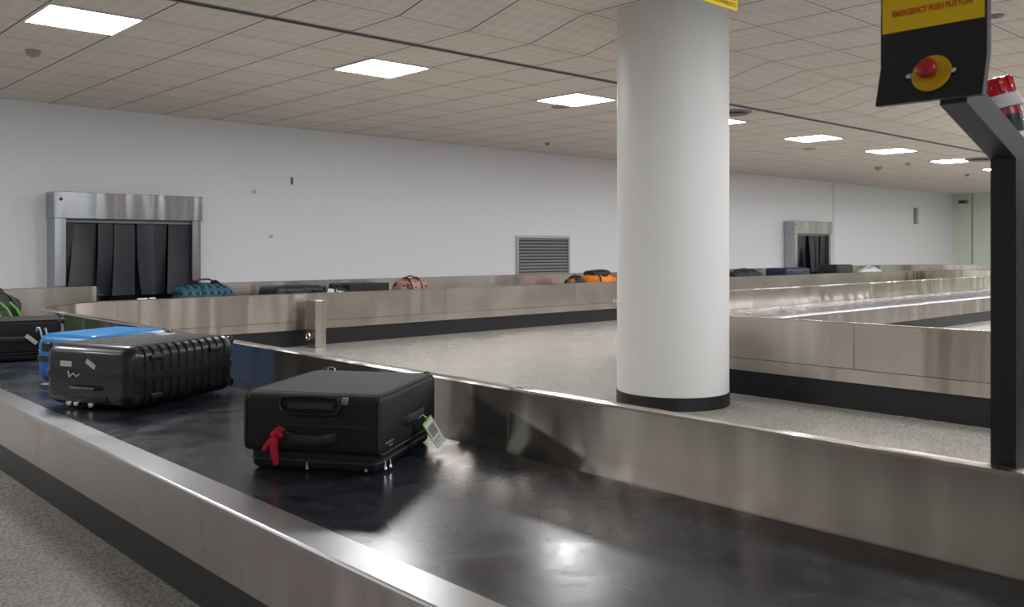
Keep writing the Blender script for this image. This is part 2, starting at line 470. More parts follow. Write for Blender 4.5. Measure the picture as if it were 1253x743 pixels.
# outer rim and skirt
RO = 1.108
cpart('rim', P.sweep([(1.003, .354), (1.100, .3515), (1.105, .350), (RO, .346), (RO, .335), (1.003, .335)], 0, TOT), STEEL_FLAT, 'flat steel rim along the belt', smooth=False)
cpart('outer_skirt', P.sweep([(RO - .003, .150), (RO - .003, .337), (RO - .05, .337), (RO - .05, .150)], 0, TOT), STEEL_SK_REFL)
cpart('outer_kickboard', P.sweep([(RO - .035, 0), (RO - .035, .152), (RO - .06, .152), (RO - .06, 0)], 0, TOT), KICK)
# guard on the wall side, with an opening at each chute
wg = [(1.075, .345), (1.075, .672), (1.080, .677), (1.125, .677), (1.130, .672), (1.130, .345)]
c0 = s2 - 2.0 * .95 / 2.03 * .62
def wgpart(t0, t1): return cpart('wall_guard', P.sweep(wg, t0, t1), STEEL)
wgpart(s1 + .30, s2 + .055)
w = s2 + (4.46 - 3.175)
for a, b in ((w, w + 3.2), (w + 3.2, w + 6.4), (w + 6.4, w + 9.6), (w + 9.6, s2 + (17.5 - 3.175)),
             (s2 + (19.1 - 3.175), s3), (s3, s3 + 1.55)):
    wgpart(a + .0015, b - .0015)
# bracket and sticker at the broken guard end by the chute
bm = B(); box(bm, 3.232, 3.262, 9.93, 9.96, .36, .66, .004); box(bm, 3.24, 3.30, 9.925, 9.955, .56, .59, .003); cpart('end_bracket', bm, BLKP, 'black end bracket')
bm = B()
for (x0, x1, z0) in ((3.27, 3.36, .575), (3.38, 3.44, .578)): box(bm, x0, x1, 8.85, 8.89, z0, z0 + .014, .004)
cpart('foam_scrap', bm, WHITEP, 'white scraps stuck on the guard top')
bm = B(); box(bm, 2.88, 2.97, 9.905, 9.9105, .60, .648); 
cpart('sticker', bm, spots_mat('torn_sticker', (.55, .56, .58), (.08, .1, .12), 60, .5), 'torn grey sticker')

# ------------------------------------------------------------------ chutes in the wall
def chute(x0, label, seed, lefts):
    rnd = random.Random(seed)
    W = 1.59; yf = 10.08; t = empty('baggage_chute', (x0 + W / 2, yf, 0), 0, label, 'baggage chute', None)
    def pt(name, bm, m, parent=t, smooth=False, label=None):
        if parent is t: bmesh.ops.translate(bm, vec=(-(x0 + W / 2), -yf, 0), verts=bm.verts[:])
        else: bmesh.ops.translate(bm, vec=(-(x0 + W / 2), -yf, 0), verts=bm.verts[:])
        return obj(name, bm, m, parent, smooth=smooth, label=label)
    bm = B(); box(bm, x0, x0 + W, yf, YB, 1.385, 1.664, .004); h = pt('header', bm, STEEL_CH)
    bm = B(); lathe(bm, [(0, 0), (.017, 0), (.017, .006), (0, .006)], 16, Matrix.Translation((x0 + .07, yf - .003, 1.585)) @ Matrix.Rotation(PI / 2, 4, 'X')); pt('sensor', bm, BLKP, h)
    bm = B(); box(bm, x0 + .012, x0 + .122, yf + .012, YB, 0, 1.387, .003); pt('jamb', bm, STEEL_CH)
    bm = B(); box(bm, x0 + W - .115, x0 + W - .014, yf + .012, YB, 0, 1.387, .003); pt('jamb', bm, STEEL_CH)
    bm = B(); box(bm, x0 + .122, x0 + W - .115, yf + .06, yf + .10, 1.345, 1.387, .003); pt('curtain_rail', bm, GREY)
    bm = B(); box(bm, x0 + .122, x0 + W - .115, YB - .03, YB - .004, .0, 1.387); pt('back_panel', bm, DARK, label='dark opening behind the curtain')
    bm = B(); box(bm, x0 + .122, x0 + W - .115, yf + .0, YB - .03, .28, .342, .006); pt('sill', bm, STEEL_CH)
    n = len(lefts)
    for i, (a, b, swing, twist) in enumerate(lefts):
        bm = B(); rows = []
        xa, xb = x0 + .122 + a, x0 + .122 + b
        for r in range(15):
            f = r / 14; z = 1.36 - f * .80
            row = []
            for c in range(9):
                g = c / 8
                x = xa + (xb - xa) * (g - f * f * twist * .4 * (1 - g))
                y = yf + .085 + .020 * (i % 2) + swing * f * f * .05 + twist * (g - .5) * f * .12 + .012 * math.sin(g * PI) * f + .004 * math.sin(5 * f + i)
                row.append((x, y, z))
            rows.append(row)
        for off in (0, .006):
            vr = [[bm.verts.new((p[0], p[1] + off, p[2])) for p in row] for row in rows]
            for r in range(14):
                for c in range(8): bm.faces.new([vr[r][c], vr[r][c + 1], vr[r + 1][c + 1], vr[r + 1][c]])
            if off == 0: v0 = vr
        R, C2 = 14, 8
        def bridge(a1, b1, a2, b2): bm.faces.new([a1, b1, b2, a2])
        for c in range(8): bridge(v0[R][c], v0[R][c + 1], vr[R][c], vr[R][c + 1]); bridge(v0[0][c], v0[0][c + 1], vr[0][c], vr[0][c + 1])
        for r in range(14): bridge(v0[r][0], v0[r + 1][0], vr[r][0], vr[r + 1][0]); bridge(v0[r][C2], v0[r + 1][C2], vr[r][C2], vr[r + 1][C2])
        pt('curtain_strip', bm, RUBBER, smooth=True)
    return t
chute(2.863, 'near steel baggage chute in the white wall, left, black strip curtain hanging straight', 1,
      [(0, .10, .3, 0), (.09, .33, -1.0, 1.0), (.345, .50, .5, .5), (.515, .74, -.5, .35), (.755, .93, -.9, -.8), (.92, 1.09, .1, .5), (1.105, 1.35, -.3, .3)])
chute(17.5, 'far steel baggage chute in the wall, right of the column, strips pushed aside', 2,
      [(0, .30, .1, 0), (.30, .52, -1.2, .9), (.60, .86, -1.2, .8), (.90, 1.08, -.4, .3), (1.10, 1.35, 0, 0)])

# ------------------------------------------------------------------ wall fittings
# ventilation grille: measured on the wall between the carousel and the column
t = empty('wall_grille', (10.24, YB, .9), 0, 'grey louvred ventilation grille low on the white wall left of the column', 'grille')
gx0, gx1, gz0, gz1 = -.60, .60, -.30, .375
bm = B()
box(bm, gx0, gx1, -.03, 0, gz1 - .04, gz1, .003); box(bm, gx0, gx1, -.03, 0, gz0, gz0 + .04, .003)
box(bm, gx0, gx0 + .04, -.03, 0, gz0 + .04, gz1 - .04, .003); box(bm, gx1 - .04, gx1, -.03, 0, gz0 + .04, gz1 - .04, .003)
obj('grille_frame', bm, simple('grille_alu', (.45, .45, .44), .4, .6), t)
bm = B(); box(bm, gx0 + .03, gx1 - .03, -.004, -.001, gz0 + .03, gz1 - .03); obj('backing', bm, DARK, t)
bm = B()
for k in range(12):
    z = gz0 + .06 + k * .0495
    box(bm, gx0 + .04, gx1 - .04, -.0275, -.022, -.019, .019, M=Matrix.Translation((0, .008, z)) @ Matrix.Rotation(math.radians(-28), 4, 'X'))
obj('louvres', bm, simple('grille_slats', (.30, .30, .295), .45, .4), t)
# small framed box on the wall at far right
t = empty('wall_box', (24.05, YB, 1.93), 0, 'small grey framed box high on the white wall near the glass end wall', 'wall box')
bm = B(); box(bm, -.085, .085, -.05, 0, -.21, .21, .006); obj('housing', bm, GREY, t)
bm = B(); box(bm, -.06, .06, -.056, -.048, -.18, .08, .003); box(bm, -.06, .06, -.056, -.048, .11, .18, .003); obj('cover', bm, simple('cover_grey', (.5, .5, .5), .5), t)
# fitting on the glass end wall
t = empty('wall_sensor', (XR, 10.05, 2.37), 0, 'small dark sensor high on the green glass end wall', 'sensor')
bm = B(); box(bm, -.12, 0, -.12, .12, -.05, .05, .012); obj('housing', bm, GREY, t)
bm = B(); box(bm, -.135, -.11, -.07, .07, -.03, .03, .006); obj('lens', bm, BLKP, t)

# dents and scuffs on the wall
def decal(x, z, w, h, m, lab):
    bm = B(); n = 12
    for k in range(1):
        vs = [bm.verts.new((w / 2 * math.cos(2 * PI * j / n) * (1 + .25 * math.sin(3 * j)), -.002, h / 2 * math.sin(2 * PI * j / n))) for j in range(n)]
        vb = [bm.verts.new((v.co.x, 0, v.co.z)) for v in vs]
        bm.faces.new(vs); bm.faces.new(vb[::-1])
        for j in range(n): bm.faces.new([vs[j], vs[(j + 1) % n], vb[(j + 1) % n], vb[j]])
    o = obj('wall_scuff', bm, m); o.location = (x, YB, z); tagp(o, lab, 'scuff mark')
SC1 = simple('scuff_dark', (.10, .11, .13), .8); SC2 = simple('scuff_pale', (.50, .52, .56), .8)
decal(5.75, 1.93, .035, .11, SC1, 'dark gouge high on the white wall right of the near chute')
decal(5.23, 1.77, .07, .05, SC2, 'faint grey smudge on the wall between near chute and dark gouge')
decal(5.46, 1.22, .06, .05, SC2, 'faint grey smudge low on the wall right of the near chute')

# ------------------------------------------------------------------ ceiling lamps
def light(x, y, z, lab, first=None):
    if first is None:
        t = empty('ceiling_light', (x, y, z), 0)
        bm = B(); s = .3
        for (a, b, c, d) in ((-s, s, -s, -s + .018), (-s, s, s - .018, s), (-s, -s + .018, -s + .018, s - .018), (s - .018, s, -s + .018, s - .018)):
            box(bm, a, b, c, d, -.012, .0)
        obj('frame', bm, WHITEP, t)
        bm = B(); box(bm, -s + .018, s - .018, -s + .018, s - .018, -.008, -.001, mi=1)
        for f in bm.faces:
            if f.calc_center_median().z < -.0075: f.material_index = 0
        obj('diffuser', bm, [LAMP, WHITEP], t)
    else:
        t = first.copy(); COL.objects.link(t); t.location = (x, y, z)
        for ch in first.children:
            c = ch.copy(); COL.objects.link(c); c.parent = t
    tagp(t, lab, 'ceiling light', 'square ceiling lights')
    return t
words = ['nearest the left edge, above the near chute', 'second from the left, right of the near chute', 'third from the left, just left of the column',
         'mostly hidden behind the column', 'first one clear to the right of the column', 'second one to the right of the column',
         'third one to the right of the column', 'fourth one to the right, half behind the black post', 'farther along behind the black post', 'last one behind the post by the glass wall']
L0 = None
for k, wd in enumerate(words):
    o = light(2.0 + 2.4 * k, 6.4, ZC, 'glowing square ceiling light, ' + wd, L0)
    L0 = L0 or o
for x in (-.4, -2.8): light(x, 6.4, ZC, 'added square ceiling light out of view, left of the near chute', L0)  # row continued out of view, added to streak the near guard and light the floor
for j, y in enumerate((1.3, -2.3, 3.9)):  # unseen lamp rows, added to brighten column, floor and far wall
    for k in range((8, 5, 6)[j]):
        light(((4.0 + 2.4 * k), (-3.2 + 4.8 * k), 12.8 + 2.4 * k)[j], y, ZN, 'added square fill light out of view, over the near hall', L0)

def disc(name, x, y, z, r, h, m, lab, cat, rings=False):
    t = empty(name, (x, y, z), 0, lab, cat)
    bm = B(); lathe(bm, [(0, 0), (r, 0), (r, -h * .4), (r * .85, -h), (0, -h)], 28); obj('housing', bm, m, t, smooth=True)
    if rings:
        bm = B()
        for q in (.3, .5, .7):
            lathe(bm, [(r * q, -h * 1.0), (r * (q + .08), -h * 1.5), (r * (q + .1), -h * 1.5), (r * (q + .03), -h * .98)], 28)
        obj('louvre', bm, GREY, t, smooth=True)
    else:
        bm = B(); lathe(bm, [(0, -h), (r * .4, -h), (r * .34, -h * 1.5), (0, -h * 1.5)], 16); obj('cap', bm, m, t, smooth=True)
    return t
disc('smoke_detector', 2.03, 7.67, ZC, .055, .035, BEIGE, 'beige smoke detector on the ceiling below the leftmost light', 'smoke detector')
disc('ceiling_speaker', 7.03, 6.85, ZC, .10, .008, simple('disc_tan', (.33, .28, .23), .7), 'flat tan disc in the ceiling beside the light left of the column', 'ceiling disc')
disc('ceiling_sprinkler', 9.28, 9.30, ZC, .035, .03, GREY, 'small grey sprinkler on the ceiling near the wall left of the column', 'sprinkler')
disc('ceiling_speaker', 12.8, 7.13, ZC, .10, .008, simple('disc_tan2', (.33, .28, .23), .7), 'flat tan disc in the ceiling under the first light right of the column', 'ceiling disc')
disc('smoke_detector', 16.6, 7.84, ZC, .07, .05, BEIGE, 'beige smoke detector on the far ceiling right of the column', 'smoke detector')
disc('ceiling_sprinkler', 16.3, 7.15, ZC, .05, .03, BEIGE, 'small sprinkler on the far ceiling between two lights right of the column', 'sprinkler')
disc('ceiling_sprinkler', 19.6, 7.37, ZC, .04, .03, GREY, 'tiny sprinkler on the far ceiling beside the black post', 'sprinkler')
disc('ceiling_air_diffuser', 8.72, 5.78, ZC, .2, .02, GREY, 'round grey air diffuser in the ceiling peeking out right of the column', 'air diffuser', True)
disc('ceiling_air_diffuser', 16.4, 5.95, ZC, .28, .02, GREY, 'round grey air diffuser in the ceiling just left of the black post', 'air diffuser', True)
disc('ceiling_speaker', 6.86, 2.39, ZN, .06, .012, GREY, 'small grey disc in the near ceiling right of the emergency stop panel', 'ceiling disc')

# ------------------------------------------------------------------ round column
t = empty('column', (5.11, 3.885, 0), 0, 'thick round off-white column with a black base band standing inside the carousel loop', 'column')
bm = B(); lathe(bm, [(.385, .085), (.385, ZN)], 96); lathe(bm, [(0, .085), (.385, .085)], 96); bmesh.ops.remove_doubles(bm, verts=bm.verts[:], dist=1e-5); obj('shaft', bm, COLP, t, smooth=True, ang=40)
bm = B(); lathe(bm, [(0, 0), (.39, 0), (.39, .086), (.385, .089), (0, .089)], 96); obj('base_band', bm, KICK, t, smooth=True, ang=40, label='black base band')
bm = B(); lathe(bm, [(0, 0), (.012, 0), (.012, .02), (.02, .026), (0, .03)], 12, Matrix.Translation((-.236 * .985, .31 * .985, .697)) @ Matrix.Rotation(math.radians(127), 4, 'Z') @ Matrix.Rotation(PI / 2, 4, 'Y')); obj('hook', bm, WHITEP, t, smooth=True, label='small white hook')

# ------------------------------------------------------------------ hanging yellow sign before the column
t = empty('hanging_sign', (4.08, 2.83, 2.38), 0, 'yellow warning sign with black writing hanging at the top in front of the column', 'sign')
bm = B(); box(bm, -.22, .22, -.004, .004, 0, .27, .001); obj('board', bm, YEL, t)
for s in (-.17, .17):
    bm = B(); tube(bm, [(s, 0, .265), (s, 0, ZN - 2.38)], .004); obj('hanger', bm, CHROME, t)
def signtext(s, x, z, size, al='RIGHT'): return text_bm(s, size, frame((x, -.0048, z), (1, 0, 0), (0, 0, 1)), .0004, al)
bm = signtext('CINTA EN', .205, .062, .034)
obj('lettering', bm, TXTK, t)
bm = signtext('MOVIMIENTO', .205, .026, .032); obj('lettering', bm, TXTK, t)
bm = B()
tube(bm, [(-.18, -.006, .05), (.0, -.006, .05), (-.09, -.006, .21), (-.18, -.006, .05)], .006, 6); box(bm, -.10, -.08, -.0065, -.0045, .10, .16); box(bm, -.10, -.08, -.0065, -.0045, .07, .09)
box(bm, -.19, -.005, -.0065, -.0042, .020, .030)
obj('pictogram', bm, TXTK, t)

# ------------------------------------------------------------------ steel bollard by the far guard
t = empty('steel_bollard', (5.085, 8.635, 0), 0, 'short square stainless steel post standing by the far carousel guard', 'bollard')
bm = B(); box(bm, -.066, .066, -.095, .095, 0, .513, .003); obj('post', bm, STEEL, t)
bm = B(); tube(bm, [(-.085 + 0, .02 + .035 * math.cos(a), .125 + .038 * math.sin(a)) for a in [2 * PI * k / 20 for k in range(21)]], .007, 8); tube(bm, [(-.085, .02, .125), (-.06, .02, .125)], .012, 10); tube(bm, [(-.085, -.012, .125), (-.085, .052, .125)], .006, 8)
obj('round_ring', bm, CHROME, t, smooth=True, label='chrome ring')

# ------------------------------------------------------------------ black post with emergency stop panel
t = empty('emergency_stop_post', (2.28, .767, 0), 0, 'black metal post with slanted arm carrying a black emergency stop panel with yellow plate', 'emergency stop post')
ox, oy = 2.28, .767
bw = .0275
TB = 1.2785
bm = B(); box(bm, -.03, .03, -bw, bw, 0, TB, 0)
# mitred top following the arm's slope
obj('post', bm, BLKM, t)
bm = B(); box(bm, -.06, .06, -.06, .06, 0, .01, .002); obj('base_plate', bm, BLKM, t)
sl = math.atan2(.105, .31); Ld = .40
bm = B()
x_end = 1.9655 - ox
def zz(x): return TB + (-.03 - x) * math.tan(sl)
th = .066
A = [(-.03, TB), (x_end, zz(x_end)), (x_end, zz(x_end) + th), (.03, zz(.03) + th + .002), (.03, TB)]
v1 = [bm.verts.new((x, -bw, z)) for x, z in A]; v2 = [bm.verts.new((x, bw, z)) for x, z in A]
bm.faces.new(v1); bm.faces.new(v2[::-1])
for k in range(len(A)): bm.faces.new([v1[k], v1[(k + 1) % len(A)], v2[(k + 1) % len(A)], v2[k]])
ARMM = simple('arm_grey_paint', (.045, .049, .054), .42, bump=.1, bscale=300)
obj('arm', bm, ARMM, t)
# bent panel facing the belt: upper part upright, lower part kicks out
px0, px1 = 1.964 - ox, 1.938 - ox
zb, zk, zt = 1.384, 1.470, 1.86
ya, yb = .700 - oy, .922 - oy
prof = [(px1, zb), (px0, zk), (px0 + .004, zt), (px0 + .022, zt), (px0 + .022, zk + .004), (px1 + .02, zb)]
bm = B()
v1 = [bm.verts.new((x, ya, z)) for x, z in prof]; v2 = [bm.verts.new((x, yb, z)) for x, z in prof]
bm.faces.new(v1); bm.faces.new(v2[::-1])
for k in range(6): bm.faces.new([v1[k], v1[(k + 1) % 6], v2[(k + 1) % 6], v2[k]])
panel = obj('sign_panel', bm, BLKM, t)
bm = B(); box(bm, px0 - .0025, px0 + .001, ya + .005, yb - .005, 1.545, zt - .03); obj('yellow_plate', bm, YEL, panel, label='yellow plate')
def ptxt(s, z, size, sx=1.):
    M = frame((px0 - .003, (ya + yb) / 2, z), (0, -1, 0), (0, 0, 1))
    M = M @ Matrix.Diagonal((sx, 1, 1, 1))
    return text_bm(s, size, M, .0004, 'CENTER', .0006)
obj('lettering', ptxt('EMERGENCY PUSH BUTTON', 1.584, .0175, .75), TXTR, panel)
obj('lettering', ptxt('PULSADOR EMERGENCIA', 1.622, .0175, .75), TXTR, panel)
# button on the slanted lower part
nrm = Vector((-(zk - zb), 0, -(px0 - px1))).normalized()
nrm = Vector((-(zk - zb), 0, (px0 - px1))).normalized()
c = Vector(((px0 + px1) / 2 + .001, .806 - oy, 1.442))
q = Vector((0, 0, 1)).rotation_difference(nrm).to_matrix().to_4x4()
Mx = Matrix.Translation(c) @ q
bm = B(); lathe(bm, [(0, 0), (.041, 0), (.041, .003), (.0395, .004), (0, .004)], 40, Mx); dsk = obj('stop_disc', bm, YELC, t, smooth=True, ang=30, label='yellow round disc')
bm = B(); lathe(bm, [(0, .003), (.012, .003), (.012, .016), (.019, .020), (.0215, .026), (.021, .033), (.015, .038), (0, .040)], 32, Mx); obj('push_button', bm, RED, t, smooth=True, ang=50, label='red mushroom push button')
for s in (-1, 1):
    bm = B(); lathe(bm, [(0, 0), (.006, 0), (.006, .004), (.003, .007), (0, .008)], 12, Matrix.Translation(c + Vector((-.001, s * .046, 0))) @ q)
    obj('screw', bm, CHROME, t, smooth=True)
# beacon
bc = Vector((2.315 - ox, .783 - oy, 1.364)); ax = Vector((-.12, .22, 1)).normalized(); qb = Matrix.Translation(bc) @ Vector((0, 0, 1)).rotation_difference(ax).to_matrix().to_4x4() @ Matrix.Scale(1.12, 4)
bm = B(); lathe(bm, [(0, -.02), (.032, -.02), (.036, 0), (.036, .018), (0, .018)], 24, qb); bcn = obj('beacon_base', bm, BLKP, t, smooth=True)
bm = B(); lathe(bm, [(0, .018), (.037, .018), (.036, .034), (0, .034)], 32, qb); obj('beacon_collar', bm, RED, bcn, smooth=True)
bm = B(); lathe(bm, [(0, .034), (.045, .034), (.043, .040), (.037, .062), (0, .062)], 32, qb); obj('white_ring', bm, WHITEP, bcn, smooth=True)
bm = B(); lathe(bm, [(0, .062), (.035, .062), (.033, .085), (.030, .098), (.022, .102), (0, .102)], 32, qb)
for k in range(10):
    a = 2 * PI * k / 10; box(bm, .030, .0365, -.004, .004, .066, .1, .0015, M=qb @ Matrix.Rotation(a, 4, 'Z'))
obj('red_lens', bm, simple('beacon_red', (.6, .01, .015), .15, coat=.5), bcn, smooth=True)

# ------------------------------------------------------------------ luggage
ZB += .0015
def rr_ring(w, h, rad, n=6):
    """rounded rectangle outline (y,z), centred"""
    pts = []
    for (cx, cy, a0) in ((w / 2 - rad, h / 2 - rad, 0), (-w / 2 + rad, h / 2 - rad, PI / 2), (-w / 2 + rad, -h / 2 + rad, PI), (w / 2 - rad, -h / 2 + rad, 1.5 * PI)):
        for k in range(n + 1):
            a = a0 + PI / 2 * k / n; pts.append((cx + rad * math.cos(a), cy + rad * math.sin(a)))
    return pts

def shell(L, W, T, zc, rad=.055, end=.05, ribs=0, depth=.006, cut=None, belly=0.):
    """closed luggage shell along x; ribs wrap round the section; cut = (zlo,zhi) clamps to one half"""
    bm = B(); st = []
    N1 = 7
    for k in range(N1 + 1):
        a = PI / 2 * k / N1
        st.append((-L / 2 + end * (1 - math.sin(a)) if False else -L / 2 + end * (1 - math.cos(a)), end * (1 - math.sin(a)), 0))
    if ribs:
        x0 = -L / 2 + end * 1.6; x1 = L / 2 - end * 1.6; p = (x1 - x0) / ribs
        for i in range(ribs + 1):
            c = x0 + i * p
            for dx, dd in ((-.011, 0), (-.007, depth), (.007, depth), (.011, 0)):
                st.append((c + dx, dd, 1))
    for k in range(N1, -1, -1):
        a = PI / 2 * k / N1
        st.append((L / 2 - end * (1 - math.cos(a)), end * (1 - math.sin(a)), 0))
    rings = []
    for x, ins, _ in st:
        ring = rr_ring(W - 2 * ins, T - 2 * ins, max(.008, rad - ins * .6))
        vs = []
        for y, z in ring:
            zz_ = zc + z + belly * (1 - (2 * x / L) ** 2) * (1 if z > 0 else 0)
            if cut: zz_ = min(max(zz_, cut[0]), cut[1])
            vs.append(bm.verts.new((x, y, zz_)))
        rings.append(vs)
    n = len(rings[0])
    for a, b in zip(rings, rings[1:]):
        for k in range(n):
            bm.faces.new([a[k], a[(k + 1) % n], b[(k + 1) % n], b[k]])
    bm.faces.new(rings[0][::-1]); bm.faces.new(rings[-1])
    bmesh.ops.remove_doubles(bm, verts=bm.verts[:], dist=1e-5)
    return bm

def band(L, W, rad, zc, h, out):
    """closed ring round a case (zipper / belt line)"""
    bm = B(); o = [(x, y) for x, y in rr_ring(L + 2 * out, W + 2 * out, rad, 8)]; i = [(x, y) for x, y in rr_ring(L - .02, W - .02, rad * .8, 8)]
    rows = []
    for z, ring in ((zc - h / 2, o), (zc + h / 2, o), (zc + h / 2, i), (zc - h / 2, i)):
        rows.append([bm.verts.new((x, y, z)) for x, y in ring])
    n = len(o)
    for a in range(4):
        b = (a + 1) % 4
        for k in range(n): bm.faces.new([rows[a][k], rows[a][(k + 1) % n], rows[b][(k + 1) % n], rows[b][k]])
    return bm

def wheel(bm, x, y, z, r=.022, w=.02):
    lathe(bm, [(0, -w / 2), (r * .8, -w / 2), (r, -w / 4), (r, w / 4), (r * .8, w / 2), (0, w / 2)], 18, Matrix.Translation((x, y, z)) @ Matrix.Rotation(PI / 2, 4, 'X'))
    box(bm, x - r * 1.2, x, y - w * .8, y + w * .8, z - r * .5, z + r * .5, .003)

def hard_case(name, loc, az, L, W, T, m, label, ribs=8, group=None, wheels=True, foot=.012, m2=None, detail=True, belly=0.):
    t = empty(name, loc, math.radians(az), label, 'suitcase', group)
    zc = foot + T / 2
    up = obj('upper_shell', shell(L, W, T, zc, ribs=ribs, depth=.007, cut=(zc + .008, 9), belly=belly), m, t, smooth=True, ang=28)
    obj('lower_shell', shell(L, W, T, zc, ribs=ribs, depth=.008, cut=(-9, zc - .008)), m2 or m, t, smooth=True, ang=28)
    zb_ = obj('zipper_band', band(L, W, .055, zc, .026, .007), BLKP, t, smooth=True, ang=40)
    if wheels:
        for sy in (-1, 1):
            for z in (foot + .034, foot + T - .034):
                bm = B(); wheel(bm, L / 2 + .020, sy * (W / 2 - .05), z, .024); obj('wheel', bm, BLKP, t, smooth=True)
    for sx in (-.28, .28):     # side feet low on the long side, one as a carry handle
        for z in (foot + T * .80, foot + .05):
            bm = B(); box(bm, sx * L - .035, sx * L + .035, -W / 2 - .010, -W / 2 + .01, z - .014, z + .010, .005); obj('side_foot', bm, BLKP, t, smooth=True)
    bm = B(); tube(bm, [(-L / 2 + .004, -.09, zc - .05), (-L / 2 - .018, -.075, zc - .05), (-L / 2 - .022, 0, zc - .05), (-L / 2 - .018, .075, zc - .05), (-L / 2 + .004, .09, zc - .05)], .010, 8, flat=.7)
    obj('carry_handle', bm, BLKP, t, smooth=True)
    bm = B(); box(bm, -L / 2 - .004, -L / 2 + .02, -.13, .13, foot + .018, foot + .055, .006); hp = obj('telescopic_handle', bm, BLKP, t, smooth=True)
    return t, zc, up

# A: near black soft case
def soft_case(name, loc, az, L, W, T, label, low=.058, group=None, tag=True, full=True):
    t = empty(name, loc, math.radians(az), label, 'suitcase', group)
    # main body: rounded on the handle end
    bm = shell(L, W, T - low, low + (T - low) / 2, rad=.022, end=.026)
    obj('body', bm, [FAB], t, smooth=True, ang=32)
    bm = shell(L - .036, W - .036, low + .02, (low + .02) / 2, rad=.022, end=.02); obj('front_compartment', bm, FAB, t, smooth=True, ang=32)
    bm = B(); tube(bm, [(x, y, low * .55) for x, y in rr_ring(L - .032, W - .032, .03, 6)] + [((L - .032) / 2, (W - .032) / 2 - .03, low * .55)], .005, 6); obj('zipper', bm, TAPE, t, smooth=True)
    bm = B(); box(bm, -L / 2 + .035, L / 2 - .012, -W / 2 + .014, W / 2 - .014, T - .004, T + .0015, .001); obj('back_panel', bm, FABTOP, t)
    for y in (-W / 2 + .006, W / 2 - .006):
        ring = [(x, y, z + low + (T - low) / 2) for x, z in rr_ring(L - .006, T - low - .004, .034, 6)]
        bm = B(); tube(bm, ring + [ring[0]], .0042, 6, caps=False); obj('piping', bm, TAPE, t, smooth=True)
    # seam across the handle end
    bm = B(); tube(bm, [(-L / 2 - .001, -W / 2 + .02, low + (T - low) * .48), (-L / 2 - .001, W / 2 - .02, low + (T - low) * .48)], .0025, 6); obj('seam', bm, TAPE, t)
    if full:
        zt_ = T - .034
        bm = B(); tube(bm, [(-L / 2 - .003, y, z) for y, z in [(-.095, zt_ + .024), (-.106, zt_), (-.094, zt_ - .024), (-.05, zt_ - .030), (.05, zt_ - .030), (.094, zt_ - .024), (.106, zt_), (.095, zt_ + .024), (0, zt_ + .027), (-.095, zt_ + .024)]], .006, 8)
        hs = obj('handle_recess', bm, BLKP, t, smooth=True)
        bm = B(); box(bm, -L / 2 - .008, -L / 2 + .01, -.080, .080, zt_ - .018, zt_ + .010, .008, 3); obj('telescopic_grip', bm, simple('grip_gloss', (.03, .03, .034), .2), hs, smooth=True)
        bm = B()
        for s in (-1,): box(bm, -L / 2 - .005, -L / 2 + .02, s * .118 - .012, s * .118 + .012, T - .03, T - .006, .006)
        obj('handle_clip', bm, GREY, t, smooth=True)
    zh = low + (T - low) * .26
    bm = B()
    pts = [(-L / 2 + .002, -.085, zh + .006), (-L / 2 - .014, -.078, zh + .004), (-L / 2 - .026, -.045, zh), (-L / 2 - .030, 0, zh - .002), (-L / 2 - .026, .045, zh), (-L / 2 - .014, .078, zh + .004), (-L / 2 + .002, .085, zh + .006)]
    tube(bm, pts, .006, 12, flat=3.2); bmesh.ops.rotate(bm, verts=bm.verts[:], cent=(-L / 2, 0, zh), matrix=Matrix.Identity(3)); hd = obj('carry_handle', bm, simple('handle_web', (.022, .022, .024), .45), t, smooth=True)
    # side handle on the long side
    bm = B(); tube(bm, [(-.06, -W / 2 + .002, T * .56), (-.05, -W / 2 - .010, T * .56), (.03, -W / 2 - .015, T * .56), (.11, -W / 2 - .010, T * .56), (.12, -W / 2 + .002, T * .56)], .005, 10, flat=3.); sh = obj('side_handle', bm, TAPE, t, smooth=True)
    for sy in (-1, 1):
        bm = B(); wheel(bm, L / 2 + .004, sy * (W / 2 - .035), T - .012, .020); obj('wheel', bm, BLKP, t, smooth=True)
        bm = B(); wheel(bm, L / 2 + .004, sy * (W / 2 - .035), low + .03, .022); obj('wheel', bm, BLKP, t, smooth=True)
    # zipper pulls
    pulls = []
    for (x, y) in ((-L / 2 + .018, .02), (-L / 2 + .030, -W / 2 + .06), (-L / 2 + .07, -W / 2 + .012), (-L / 2 + .10, -W / 2 + .006)):
        bm = B(); tube(bm, [(x, y, low * .55), (x - .006, y - .004, low * .35), (x - .008, y - .006, .008)], [.004, .005, .0065], 8); obj('zipper_pull', bm, CHROME, t, smooth=True, label='silver zipper pull')
    return t

sa = soft_case('soft_suitcase', (1.722, 2.725, ZB), 34, .555, .475, .250, 'black soft-sided suitcase with red ribbon and white tag lying alone on the near belt')
LA, WA, TA = .555, .475, .250
# ribbon knotted on the carry handle
bm = B()
tube(bm, [(-LA / 2 - .030, .085, .135), (-LA / 2 - .038, .098, .150), (-LA / 2 - .032, .110, .138), (-LA / 2 - .034, .104, .118)], [.009, .012, .012, .010], 8)
tube(bm, [(-LA / 2 - .032, .108, .125), (-LA / 2 - .040, .125, .110), (-LA / 2 - .036, .142, .090)], [.011, .010, .008], 8)
tube(bm, [(-LA / 2 - .034, .106, .128), (-LA / 2 - .042, .104, .100), (-LA / 2 - .036, .106, .070), (-LA / 2 - .034, .103, .045)], [.012, .013, .012, .009], 8)
tube(bm, [(-LA / 2 - .028, .080, .152), (-LA / 2 - .03, .090, .160), (-LA / 2 - .028, .104, .148)], [.008, .009, .008], 8)
for v in bm.verts: v.co += Vector((noise.noise(v.co * 90), noise.noise(v.co * 90 + Vector((5, 0, 0))), noise.noise(v.co * 90 + Vector((0, 9, 0))))) * .004
